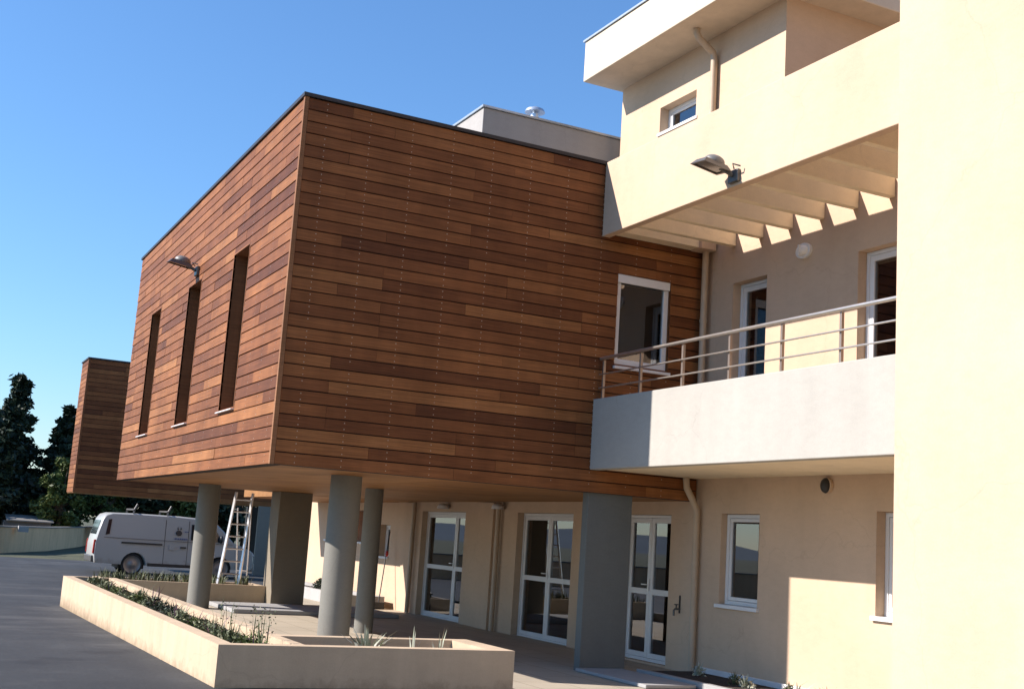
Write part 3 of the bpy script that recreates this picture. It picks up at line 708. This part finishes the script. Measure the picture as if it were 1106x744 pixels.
# ------------------------------------------------------------------ van
vz = -1.765
VX, VY = 5.55, 40.0
vn = thing('delivery_van', 'white delivery van with roof bars and small side lettering parked beyond the columns', 'van', (VX+2.5, VY+.85, vz))
def vp(u, v, w_): return (VX+u, VY+w_, vz+v)
prof = [(.06, .34), (.03, .55), (.03, .95), (.10, 1.30), (.20, 1.72), (.30, 1.86), (.48, 1.92), (1.2, 1.94), (2.6, 1.94), (3.5, 1.90), (3.78, 1.83), (4.10, 1.55), (4.45, 1.18), (4.80, 1.06), (5.05, .95), (5.14, .75), (5.15, .45), (5.08, .32)]
AR = [(1.25, .395), (4.05, .395)]
def arch(cx, n=10, rr_=.395):
    return [(cx+rr_*math.cos(math.pi*i/n), .32+rr_*math.sin(math.pi*i/n)) for i in range(n+1)]
full = prof + arch(4.05) + arch(1.25)
m = MB()
secs = [(0, .05), (.04, .015), (.12, 0), (1.58, 0), (1.66, .015), (1.70, .05)]
# tumblehome: upper body leans in
def inset(v): return max(0, (v-1.05))*.13
ring = []
i0 = 0; n = len(full)
for (wv, ins) in secs:
    side = -1 if wv < .85 else 1
    for (u, v) in full:
        c = (2.6-u); uu = u + (ins*.8 if c > 0 else -ins*.8); vvv = v - (ins*.8 if v > 1.5 else 0)
        wy = wv + (-side)*inset(v)*(abs(wv-.85)/.85)
        m.v.append(vp(uu, vvv, wy))
for k in range(len(secs)-1):
    for j in range(n):
        l = (j+1) % n; m.f.append((k*n+j, k*n+l, (k+1)*n+l, (k+1)*n+j)); m.m.append(0)
m.f.append(tuple(range(n))); m.m.append(0); m.f.append(tuple(range(len(secs)*n-1, (len(secs)-1)*n-1, -1))); m.m.append(0)
bm_ = bmesh.new()
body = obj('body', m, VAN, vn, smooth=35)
bm_.from_mesh(body.data); bmesh.ops.triangulate(bm_, faces=[f for f in bm_.faces if len(f.verts) > 4]); bm_.to_mesh(body.data); bm_.free()
def side_panel(name, pts, mat, off=.008, th=.012):
    for sgn in (0, 1):
        g = MB()
        def sp(u, v, d):
            wy = inset(v) - d if sgn == 0 else 1.70 - inset(v) + d
            return vp(u, v, wy)
        nn = len(pts); g.v = [sp(u, v, off) for u, v in pts] + [sp(u, v, -th) for u, v in pts]
        g.f = [tuple(range(nn))] + [(q, (q+1) % nn, nn+(q+1) % nn, nn+q) for q in range(nn)]; g.m = [0]*len(g.f)
        yield obj(name, g, mat, vn)
list(side_panel('quarter_window', [(.34, 1.22), (.46, 1.25), (.50, 1.72), (.40, 1.70)], VGLASS))
list(side_panel('door_window', [(3.02, 1.20), (4.05, 1.18), (3.78, 1.62), (3.66, 1.70), (3.02, 1.70)], VGLASS))
list(side_panel('slide_rail', [(.85, .98), (2.12, .98), (2.12, 1.03), (.85, 1.03)], DARK, .012))
list(side_panel('door_seam', [(2.185, .40), (2.20, .40), (2.20, 1.80), (2.185, 1.80)], DARK, .003))
list(side_panel('door_seam', [(2.93, .40), (2.945, .40), (2.945, 1.80), (2.93, 1.80)], DARK, .003))
list(side_panel('door_handle', [(2.70, .92), (2.88, .92), (2.88, .97), (2.70, .97)], DARK, .02))
list(side_panel('crease', [(.30, 1.135), (4.4, 1.12), (4.4, 1.132), (.30, 1.150)], GREYP, .004))
list(side_panel('fuel_flap', [(2.35, .85), (2.52, .85), (2.52, 1.0), (2.35, 1.0)], VAN, .004))
list(side_panel('sill_trim', [(1.72, .30), (3.60, .30), (3.60, .40), (1.72, .40)], DARK, .01))
for k, s in enumerate(side_panel('emblem', [(2.62+.10*math.cos(a*math.pi/8), 1.40+.085*math.sin(a*math.pi/8)) for a in range(16)], DARK, .010)): pass
list(side_panel('emblem', [(2.56, 1.52), (2.60, 1.50), (2.58, 1.60)], DARK, .010)); list(side_panel('emblem', [(2.66, 1.50), (2.70, 1.53), (2.67, 1.60)], DARK, .010))
for row, (u0, u1, v, h) in enumerate(((2.98, 3.0, 1.5, .0),)): pass
lt = random.Random(4)
for sgn in (0, 1):
    g = MB()
    for (u0, u1, v, h) in ((2.80, 2.92, 1.43, .04), (2.50, 2.92, 1.19, .05)):
        u = u0
        while u < u1:
            wl = lt.uniform(.03, .06); a = u; b = min(u+wl, u1)
            d = .009; pts = [(a, v), (b, v), (b, v+h), (a, v+h)]
            g.poly([vp(p, q, (inset(q)-d) if sgn == 0 else 1.70-inset(q)+d) for p, q in pts]); u = b+.015
    obj('lettering', g, INK, vn)
def wheel(cx, wy, out):
    t_ = MB(); y0 = wy; 
    cyc = [(.27, -.10), (.315, -.10), (.33, -.08), (.335, 0), (.33, .08), (.315, .10), (.27, .10)]
    nn = 32; mm = len(cyc)
    for a in range(nn):
        th = 2*math.pi*a/nn
        for rr_, dd in cyc: t_.v.append(vp(cx+rr_*math.cos(th), .335+rr_*math.sin(th), wy+dd))
    for a in range(nn):
        for q in range(mm-1):
            A = a*mm+q; B = ((a+1) % nn)*mm+q; t_.f.append((A, A+1, B+1, B)); t_.m.append(0)
    tt = obj('wheel', t_, RUBBER, vn, smooth=50)
    g = MB(); rp = [(.272, .06), (.20, .03), (.10, .045), (.05, .07), (0.0, .07)]
    for a in range(nn):
        th = 2*math.pi*a/nn
        for rr_, dd in rp: g.v.append(vp(cx+rr_*math.cos(th), .335+rr_*math.sin(th), wy+out*dd))
    for a in range(nn):
        for q in range(len(rp)-1):
            A = a*len(rp)+q; B = ((a+1) % nn)*len(rp)+q; g.f.append((A, A+1, B+1, B)); g.m.append(0)
    obj('rim', g, RIM, tt, smooth=60)
for cx in (1.25, 4.05):
    wheel(cx, .12, -1); wheel(cx, 1.58, 1)
for k, cx in enumerate((1.25, 4.05)): obj('wheel_well', bx(*(lambda a, b: (a[0], b[0], a[1], b[1], a[2], b[2]))(vp(cx-.40, .2, .25), vp(cx+.40, .73, 1.45))), DARK, vn)
m = MB(); m.prism([(-.02, .36), (-.03, .55), (.10, .56), (.10, .36)], vp, .06, 1.64); obj('bumper', m, GREYP, vn, bevel=.02)
m = MB(); m.prism([(5.06, .30), (5.06, .55), (5.19, .55), (5.20, .32)], vp, .06, 1.64); obj('bumper', m, VAN, vn, bevel=.02)
m = MB(); m.prism([(.075, 1.22), (.17, 1.66), (.22, 1.66), (.15, 1.22)], vp, .22, 1.48); obj('rear_window', m, VGLASS, vn)
m = MB(); m.prism([(3.80, 1.835), (4.44, 1.205), (4.42, 1.17), (3.76, 1.80)], vp, .14, 1.56); obj('windscreen', m, VGLASS, vn)
for wv in (.02, 1.56):
    m = MB(); m.prism([(.005, .62), (.02, 1.05), (.14, 1.05), (.12, .62)], vp, wv, wv+.12); obj('tail_light', m, REDL, vn, bevel=.01)
    m = MB(); m.prism([(4.94, .80), (5.0, .97), (5.10, .90), (5.165, .80)], vp, wv+.02, wv+.30 if wv < 1 else wv+.11); obj('headlight', m, CLEARL, vn)
for wv in (-.16, 1.71):
    m = MB(); m.ellipsoid(vp(3.98, 1.28, wv+.08), (.07, .10, .13)); m.tube([vp(3.98, 1.25, wv+.08), vp(3.98, 1.25, .1 if wv < 0 else 1.6)], .02, 8); obj('mirror', m, DARK, vn, smooth=60)
for cx in (1.15, 2.22):
    m = MB(); m.tube([vp(cx, 1.90, .16), vp(cx, 2.06, .16), vp(cx, 2.06, 1.54), vp(cx, 1.90, 1.54)], .03, 8); m.tube([vp(cx, 2.06, .10), vp(cx+.08, 2.24, .08)], .03, 8); obj('roof_bar', m, GREYP, vn)

# ------------------------------------------------------------------ boundary wall, shed, trees
pts = [(-16, 44), (-6, 47.5), (0, 50.5), (3.9, 54.2), (6.3, 60.5), (9.2, 72), (11.8, 85), (15, 100)]
m = MB(); cap = MB()
def strip(mb, th, z0, z1):
    L = []
    for i, p in enumerate(pts):
        a = Vector(pts[max(i-1, 0)]); b = Vector(pts[min(i+1, len(pts)-1)]); d = (b-a).normalized(); nrm = Vector((-d.y, d.x))*th
        L.append((Vector(p)+nrm, Vector(p)-nrm))
    for (a, b), (c, d) in zip(L, L[1:]):
        zz0 = z0; mb.poly([(*b, zz0), (*d, zz0), (*d, z1), (*b, z1)]); mb.poly([(*a, zz0), (*a, z1), (*c, z1), (*c, zz0)]); mb.poly([(*a, z1), (*b, z1), (*d, z1), (*c, z1)])
bwall = thing('boundary_wall', 'low buff rendered wall curving along the far edge of the road', 'wall', (3.9, 54.2, -1.74))
strip(m, .12, -1.9, -.69); strip(cap, .16, -.688, -.63)
obj('wall', m, BGW, bwall); obj('coping', cap, TILE, bwall)
obj('meter_box', bx(4.55, 4.95, 54.9, 55.3, -.85, -.60), WHITER, bwall)
sh = thing('stone_shed', 'grey stone shed with a pale roof behind the boundary wall', 'shed', (6.2, 68, -1.74))
obj('wall', bx(4.9, 7.2, 68, 71, -1.74, -.50), STONE, sh)
m = MB(); m.prism([(67.8, -.51), (69.5, -.26), (71.2, -.51), (71.2, -.45), (69.5, -.18), (67.8, -.45)], lambda u, v, w_: (w_, u, v), 5.0, 7.3); obj('roof', m, TILE, sh)

def conifer(x, y, z0, H, Rad, seed, label, mat=LEAF_D, name='conifer_tree', power=.8, n=5200, card=.19):
    r = random.Random(seed)
    t = thing(name, label, 'tree', (x, y, z0), 'trees behind the boundary wall')
    m = MB(); m.tube([(x, y, z0), (x+.05, y, z0+H*.5), (x, y, z0+H*.96)], [.22, .13, .02], 10); obj('trunk', m, BARK, t, smooth=True)
    f = MB(); lim = MB()
    nb = int(110*H/9)
    for b in range(nb):
        h = .04+.955*((b+r.random())/nb)**.85
        L = Rad*((1-h)**power*.92+.10)*r.uniform(.65, 1.2); a = r.uniform(0, 6.283)
        d = Vector((math.cos(a), math.sin(a), 0)); p0 = Vector((x, y, z0+H*h))
        tip = p0 + d*L + Vector((0, 0, L*r.uniform(-.12, .35)))
        lim.tube([p0, p0.lerp(tip, .5)-Vector((0, 0, .04)), tip], [.035, .022, .008], 5)
        for i in range(int(n/nb)):
            s = r.random()**.7; q = p0.lerp(tip, s); wv = .12+.26*L*(.35+.5*math.sin(s*3.0))*.75
            q = q + Vector((r.gauss(0, wv*.55), r.gauss(0, wv*.55), r.gauss(0, wv*.42)))
            leaf_card(f, q, card*r.uniform(.5, 1.2), r, 0, .25)
    obj('limbs', lim, BARK, t, recalc=False); obj('crown', f, mat, t, recalc=False); return t
def broad(x, y, z0, H, rad, seed, label, mat=LEAF_M, n=6000, card=.17, name='broadleaf_tree'):
    r = random.Random(seed)
    t = thing(name, label, 'tree', (x, y, z0), 'trees behind the boundary wall')
    m = MB(); m.tube([(x, y, z0), (x+.1, y, z0+H*.35), (x, y, z0+H*.6)], [.18, .13, .07], 10)
    f = MB(); K = 26
    for k in range(K):
        while True:
            p = Vector((r.uniform(-1, 1), r.uniform(-1, 1), r.uniform(-1, 1)))
            if p.length < 1: break
        c = Vector((x+p.x*rad*.85, y+p.y*rad*.85, z0+H*.56+p.z*H*.42)); cr = r.uniform(.22, .42)*rad
        m.tube([(x, y, z0+H*.4), ((x+c.x)/2, (y+c.y)/2, (z0+H*.45+c.z)/2), c], [.06, .04, .015], 5)
        for i in range(n//K):
            v = Vector((r.gauss(0, 1), r.gauss(0, 1), r.gauss(0, 1))).normalized()*cr*r.random()**.4
            leaf_card(f, c+Vector((v.x, v.y, v.z*.8)), card*r.uniform(.5, 1.25), r)
    obj('trunk', m, BARK, t, smooth=True); obj('crown', f, mat, t, recalc=False); return t
GZ = -1.74
conifer(5.3, 74, GZ, 9.35, 2.35, 1, 'tall dark conifer with a ragged pointed top, tallest of the far trees', n=19000, card=.22)
conifer(4.0, 71, GZ, 6.5, 2.4, 2, 'dark rounded conifer at the left edge, lower than the pointed one', power=.45, n=19000, card=.22)
conifer(8.1, 74, GZ, 7.9, 2.0, 4, 'dark conifer half hidden behind the distant timber block', n=11000, card=.24)
broad(7.6, 69, GZ, 5.0, 1.3, 5, 'bright green bushy tree between the dark conifers and the timber block', n=7000, card=.15)
broad(6.3, 80, GZ, 5.0, 2.1, 6, 'dark broad tree filling the gap behind the tall pointed conifer', LEAF_D, 9000, .24)
broad(10.6, 74, GZ, 4.2, 1.7, 7, 'low green bush behind the rear of the van', LEAF_M, 6000, .16)
for i, (x, y, H, rad) in enumerate(((12.4, 76, 4.6, 2.2), (15.2, 78, 4.8, 2.4), (18.2, 80, 4.4, 2.2), (21, 82, 4.8, 2.4), (4.4, 86, 5.0, 2.6), (2.9, 80, 5.0, 2.4))):
    broad(x, y, GZ, H, rad, 20+i, ('dark leafy tree seen under the distant timber block above the van' if i < 4 else 'dark tree at the left edge behind the rounded conifer'), LEAF_D if i != 1 else LEAF_M, 7000, .24)
